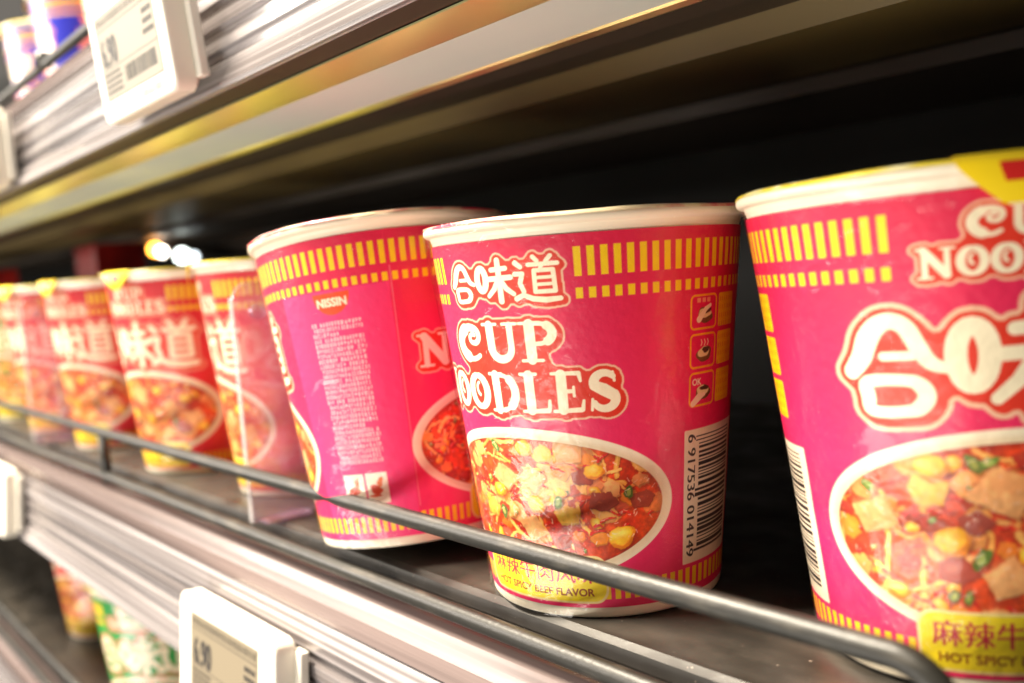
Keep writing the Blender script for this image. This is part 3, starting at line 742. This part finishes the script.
# ------------------------------------------------------------------ shelves
XL, XR = -3200, 260
def sh_(q): return [(a, b - 5.3) for a, b in q]
def shelf(z, label, dz=0, strip=True, dy=0):
    t = empty('store_shelf', (-400, 0, z)); tag(t, label, 'shelf')
    x0, x1 = XL + 400, XR + 400
    d = MB()
    d.extrude_x([(-91.5, -4.6), (-90.6, -1.2), (-88.5, 0), (230, 0), (230, -6), (-86, -6), (-88, -16), (-91.5, -16)], x0, x1)
    d.build('deck', M_deck, t)
    # clear-grey price strip: top ledge, grooves and a sloping face
    p = [(-91, .3), (-93.2, 1.3), (-94.6, 1.2), (-95.2, .2), (-96.0, -1.4), (-99, -2.6), (-101.6, -4.4), (-103.6, -7), (-105.0, -10.2), (-105.7, -13.6), (-105.9, -16.4), (-105.0, -17.2), (-106.0, -18.0),
         (-106.9, -21), (-107.6, -24.6), (-107.9, -28), (-106.6, -29.4), (-106.6, -31.4), (-108.2, -32.6), (-108.5, -36.6), (-107.0, -38.0), (-107.0, -40.0), (-108.8, -41.2), (-109.2, -45),
         (-107.6, -46.4), (-107.6, -48.6), (-109.4, -49.6), (-110.4, -53), (-112.3, -57.2), (-112.8, -58.6), (-112.5, -59.8), (-110.2, -60), (-109, -52), (-98, -52), (-93, -6), (-91, -3)]
    p = [(a - .8, b) if i < 3 or i >= len(p) - 2 else (a, b) for i, (a, b) in enumerate(p)]
    k_ = next(i for i, q in enumerate(p) if q[1] == -17.2)
    MB().extrude_x(sh_(p[:k_] + [(-104.4, -16.5), (-93, -6)]), x0, x1).build('top_lip', M_toplip, t)
    s_ = MB().extrude_x(sh_([(-104.9, -17.0)] + p[k_+1:-2] + [(-98, -17.0)]), x0, x1)
    s_.build('price_strip', M_strip, t)
    MB().extrude_x(sh_([(-110, -59.6), (-100.5, -60.1), (-100.5, -53), (-108.6, -53)]), x0, x1).build('strip_shade_bar', M_dark, t)  # dark bar put in for the shade under the strip's ledge
    u = MB()
    # underside: rolled lip, flat grey pan, dark recess and a wide stiffening beam
    u.extrude_x(sh_([(-90, -64.6), (-61.2, -64.8), (-61.2, -60.5), (-90, -60.5)]), x0, x1)
    u.build('underside_pan', M_under, t)
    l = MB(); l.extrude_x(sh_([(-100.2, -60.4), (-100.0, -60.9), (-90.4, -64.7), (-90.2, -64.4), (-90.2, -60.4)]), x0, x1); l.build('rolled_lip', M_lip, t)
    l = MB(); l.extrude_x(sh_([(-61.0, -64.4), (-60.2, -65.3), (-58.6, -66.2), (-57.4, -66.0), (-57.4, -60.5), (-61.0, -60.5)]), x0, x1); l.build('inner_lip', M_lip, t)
    k = MB(); k.extrude_x(sh_([(-57.2, -64.8), (-44, -65.2), (-44, -57), (-3, -57), (-3, -54), (-57.2, -54)]), x0, x1)
    k.build('recess', M_dark, t)
    k = MB(); k.extrude_x(sh_([(0, -64.6), (66, -64.6), (69, -52), (-2.8, -52)]), x0, x1); k.build('stiffening_beam', M_beam, t)
    k = MB(); k.extrude_x(sh_([(70, -56), (110, -57), (112, -63), (226, -64), (226, -52), (70, -52)]), x0, x1); k.build('rear_pan', M_dark, t)
    return t
shelf(0, 'dark shelf with grey price strip that the pink cups stand on')
shelf(U, 'upper shelf whose dark underside hangs over the pink cups')
shelf(LW, 'lower shelf seen at bottom left under the price strip')
b = MB(); b.box((XL, 232, -420), (XR, 244, 560)); tag(b.build('back_panel', M_back), 'dark grey panel behind the shelves', 'panel')

# wire guards
def guard(z, label, x0, x1, posts, top=True, dy=0, rt=22.0, rbz=-2.4, curve=True):
    t = empty('wire_guard', (x1, -101 + dy, z)); tag(t, label, 'wire rail', 'black wire guards along the shelf fronts')
    L_ = x1 - x0
    if top:
        pts = [(-L_ - 8, 0, rt - 22), (-L_ - 7, 0, rt - 9), (-L_ - 2, 0, rt - 2), (-L_ + 6, 0, rt)] + [(-L_ + 6 + (L_ - 18)*k/12, 0, rt) for k in range(1, 13)]
        if curve:
            for k in range(1, 11):
                a = math.radians(90 - 9*k); pts.append((-12 + 12*math.cos(a), 0, rt - 14 + 14*math.sin(a)))
            pts += [(0, 0, rbz + 2)]
        MB().tube(pts, 2.65, 24).build('top_wire', M_wire, t, True)
    MB().tube([(-L_ - 8 + (L_ + 300)*k/8, 0, rbz) for k in range(9)], 2.65, 24).build('bottom_wire', M_wire, t, True)
    for px in posts:
        q = MB(); q.tube([(px - x1, .4, rbz - 4), (px - x1, .4, rt - 1)] if top else [(px - x1, 0, rbz - 1), (px - x1, 0, rbz + 7)], 2.7 if top else 4.5, 16)
        q.build('post', M_wire, t, True)
guard(0, 'black wire guard rail in front of the pink cups', -985, -66, [-526, -984])
guard(U, 'black wire along the front of the upper shelf', -985, -66, [-560, -985], top=False)
guard(LW, 'black wire guard at the bottom left on the lower shelf', -1200, -66, [-520, -985])

M_edge = film_mat('frosted_plastic_edge', base=0.15, edge=0.5, rough=0.15, haze=0.25, hazecol=(.95, .9, .9))
# clear dividers
def divider(x, y0, y1, z1, label):
    t = empty('shelf_divider', (x, y0, .4)); tag(t, label, 'divider', 'clear plastic dividers standing on the shelf')
    r = 7; L_ = y1 - y0
    out = [(0, 0), (L_, 0), (L_, z1)] + [(r - r*math.sin(math.radians(a)), z1 - r + r*math.cos(math.radians(a))) for a in range(0, 91, 15)]
    m = MB(); n = len(out)
    m.add([(-1.2, a, c) for a, c in out] + [(1.2, a, c) for a, c in out], [tuple(range(n))[::-1], tuple(range(n, 2*n))] + [(i, (i+1) % n, n + (i+1) % n, n + i) for i in range(n)])
    m.build('plate', M_acrylic, t, bevel=.5)
    f = MB(); f.box((1.3, 2, 0), (9, 22, 1.4)); f.build('foot', M_acrylic, t, bevel=.4)
    e = MB(); e.box((-1.5, -.9, 0), (1.5, -.05, z1 - 6)); e.build('front_edge', M_edge, t, bevel=.3)
    f = MB(); f.tube([(-.2, 10, z1 - 12), (1.9, 10, z1 - 12)], 3.2, 20); f.build('stud', M_acrylic, t)
divider(-347, -98, -40, 96.5, 'clear plastic divider standing left of the leaning pink cup')
divider(-685, -99, -60, 99, 'clear plastic divider in front of the far left red cups')

# ------------------------------------------------------------------ price tags
def rrect(w, h, r, n=6):
    P = []
    for cx_, cz_, a0 in ((w-r, r, -90), (w-r, h-r, 0), (r, h-r, 90), (r, r, 180)):
        for k in range(n+1):
            a = math.radians(a0 + 90*k/n); P.append((cx_ + r*math.cos(a), cz_ + r*math.sin(a)))
    return P
def text_mesh(T, h, wid, x, z, y, m):
    q = MB(); T = T.copy(); T[..., 0] *= wid / T[..., 0].max(); T[..., 1] *= h
    for t_ in T: q.add([(p[0] + x, y, p[1] + z) for p in t_], [(0, 1, 2)])
    return q
def price_tag(x, y, z, tilt, label, w=84, h=46, roll=0):
    t = empty('price_tag', (x, y, z), (math.radians(tilt), math.radians(roll), 0)); tag(t, label, 'price tag', 'white electronic price tags')
    P = rrect(w, h, 4.5); n = len(P); m = MB()
    def ring(ins, yy): 
        k = (w - 2*ins)/w; k2 = (h - 2*ins)/h
        return [(ins + a*k, yy, ins + c*k2) for a, c in P]
    m.add(ring(1.0, 0) + ring(.3, .35) + ring(0, 1.2) + ring(0, 7.5) + ring(1.5, 9), [tuple(range(n))[::1]] + [(j*n+i, j*n+(i+1) % n, (j+1)*n+(i+1) % n, (j+1)*n+i) for j in range(4) for i in range(n)] + [tuple(range(4*n, 5*n))[::-1]])
    m.build('housing', M_tag, t)
    c = MB(); c.box((w - 3, 7.6, 4), (w + 4, 11, h - 4)); c.build('mounting_clip', M_tag, t, bevel=.6)
    sx, sz, sw, sh_ = (w - 62)/2, 8.5, 61, 31
    s_ = MB(); s_.box((sx, -.12, sz), (sx + sw, .5, sz + sh_)); so = s_.build('screen', M_screen, t)
    fr = MB()
    for a, b2 in (((sx-.6, -.05, sz-.6), (sx+sw+.6, .4, sz-.05)), ((sx-.6, -.05, sz+sh_+.05), (sx+sw+.6, .4, sz+sh_+.6)), ((sx-.6, -.05, sz-.05), (sx-.05, .4, sz+sh_+.05)), ((sx+sw+.05, -.05, sz-.05), (sx+sw+.6, .4, sz+sh_+.05))): fr.box(a, b2)
    fr.build('screen_frame', M_inklt, t)
    d = text_mesh(T_('6.90'), 10.4, 16.5, sx + 2.8, sz + 11.9, -.2, M_ink); d0_f = list(d.f)
    for dx_ in (.3, .6, .9, 1.2):
        d.add(text_mesh(T_('6.90'), 10.4, 16.5, sx + 2.8 + dx_, sz + 11.9, -.2 - dx_*.02, M_ink).v, list(d0_f))
    d.build('price_digits', M_ink, so, recalc=False)
    k = MB(); r = random.Random(5)
    xx = sx + 1.5
    while xx < sx + sw - 3:                                        # headline of small characters
        ww = r.uniform(1.4, 2.6)
        for q in range(3):
            k.box((xx + r.uniform(0, .3), -.2, sz + sh_ - 3.6 + q*.95), (xx + ww - r.uniform(0, .5), -.13, sz + sh_ - 3.1 + q*.95))
        k.box((xx + ww*.45, -.2, sz + sh_ - 3.7), (xx + ww*.6, -.13, sz + sh_ - 1.1)); xx += ww + .7
    k.box((sx + .5, -.2, sz + sh_ - 5.3), (sx + sw - .5, -.13, sz + sh_ - 5.05)); k.box((sx + 2, -.2, sz + 11), (sx + sw, -.13, sz + 11.2))
    for row in range(4):
        xx = sx + 2
        while xx < sx + 20: ww = r.uniform(.7, 2); k.box((xx, -.2, sz + 8.6 - row*2.2), (xx + ww, -.13, sz + 9.6 - row*2.2)); xx += ww + .4
    for row in range(3):
        xx = sx + sw - 13 + r.uniform(0, 3)
        while xx < sx + sw - 3: ww = r.uniform(.8, 2.2); k.box((xx, -.2, sz + 21.5 - row*3.4), (xx + ww, -.13, sz + 23.3 - row*3.4)); xx += ww + .5
    xx = sx + 25
    while xx < sx + sw - 4: ww = r.choice([.3, .3, .6, .9]); k.box((xx, -.2, sz + 3.2), (xx + ww, -.13, sz + 9)); xx += ww + r.choice([.35, .6, .9])
    k.build('small_print', M_ink, so)
    j = MB(); xx = sx + 36
    while xx < sx + 58: ww = r.choice([.25, .4, .7]); j.box((xx, -.06, 3.0), (xx + ww, .2, 6.0)); xx += ww + r.choice([.3, .5, .8])
    j.build('printed_code', M_inklt, t)
    j = MB(); j.box((sx + 3, -.06, 3), (sx + 7, .2, 3.6)); j.box((sx + 4, -.06, 4.2), (sx + 6.4, .2, 4.8)); j.box((sx+9, -.06, 3), (sx+12, .2, 3.5))
    j.build('printed_mark', M_inklt, t)
price_tag(-391, -124.5, 163.9, 5, 'white price tag reading 6.90 on the upper shelf edge', w=77, h=45)
price_tag(-377.5, -124, -73.6, -6, 'white price tag reading 6.90 below the pink cups, cut off by the bottom edge', w=87)
price_tag(-776, -123.5, -62, -6, 'overexposed white price tag at the left edge below the rail')
price_tag(-682, -123.5, 164, 0, 'blurred white price tag at the left edge on the upper shelf')

# ------------------------------------------------------------------ things at the back
def blob(name, loc, r, m, label, cat, seed, group=None):
    rr = random.Random(seed); bm = bmesh.new(); bmesh.ops.create_icosphere(bm, subdivisions=4, radius=1)
    ph = [rr.uniform(0, 6) for _ in range(6)]
    for v in bm.verts:
        c = v.co; k = 1 + .3*math.sin(6*c.x+ph[0])*math.sin(7*c.y+ph[1]) + .22*math.sin(13*c.z+ph[2]+4*c.x) + .05*math.sin(23*c.y+ph[3])
        v.co = Vector((c.x*r[0]*k, c.y*r[1]*k, c.z*r[2]*k)) * S
    me = bpy.data.meshes.new(name); bm.to_mesh(me); bm.free(); me.materials.append(m); me.shade_smooth()
    o = bpy.data.objects.new(name, me); C.objects.link(o); o.location = [v*S for v in loc]; tag(o, label, cat, group)
M_redpack = mat('dark_red_pack', lin((150, 24, 20)), 0.35, coat=.3, noise=(30, lin((90, 10, 12)), .4, .6))
def pack(x, y, z, w, d, h, m, label):
    t = empty('snack_box', (x, y, z)); tag(t, label, 'snack box')
    q = MB(); q.box((-w/2, -d/2, 0), (w/2, d/2, h)); q.build('carton', m, t, bevel=1.5)
    q = MB(); q.box((-w/2 + 3, -d/2 - .3, h*.3), (w/2 - 3, -d/2 - .05, h*.55)); q.build('printed_band', M_print_band, t)
M_print_band = mat('dull_band', lin((200, 120, 60)), .5)
def lamp_mat(name, col, k):
    m = bpy.data.materials.new(name); m.use_nodes = True; p = m.node_tree.nodes['Principled BSDF']
    p.inputs['Base Color'].default_value = (*col, 1); p.inputs['Emission Color'].default_value = (*col, 1); p.inputs['Emission Strength'].default_value = k
    return m
for x_, z_, r_2, col, k, lb in ((-1119, 149.5, 7.5, (1, .36, .04), 8, 'small orange glowing lamp far back in the dark gap above the red cups'), (-1098, 145.5, 6, (1, .9, .75), 8, 'small white glowing lamp touching the orange lamp in the dark gap'),
                            (-1036, 137, 8, (.9, 1, .92), 5, 'largest pale glowing lamp in the dark gap, right of the orange lamp'), (-1003, 134, 5, (.85, .95, 1), 3, 'faintest pale lamp at the right end of the lamps in the dark gap')):
    t = empty('indicator_lamp', (x_, 150, z_)); tag(t, lb, 'lamp')
    m = MB(); m.revolve([(0.01, -r_2)] + [(r_2*math.sin(math.radians(q)), -r_2*math.cos(math.radians(q))) for q in range(15, 166, 15)] + [(0.01, r_2)], 24); m.build('bulb', lamp_mat('lamp_glow', col, k), t, True)
    m = MB(); m.tube([(0, r_2 - 1, 0), (0, 81.5, 0)], 2.5, 12); m.build('stem', M_dark, t, True)
pack(-1000, 60, .3, 70, 50, 150, M_redpack, 'dark red snack box standing far back in shadow')
pack(-1260, -10, .3, 90, 60, 138, M_redpack, 'red snack box at the far left behind the cups')
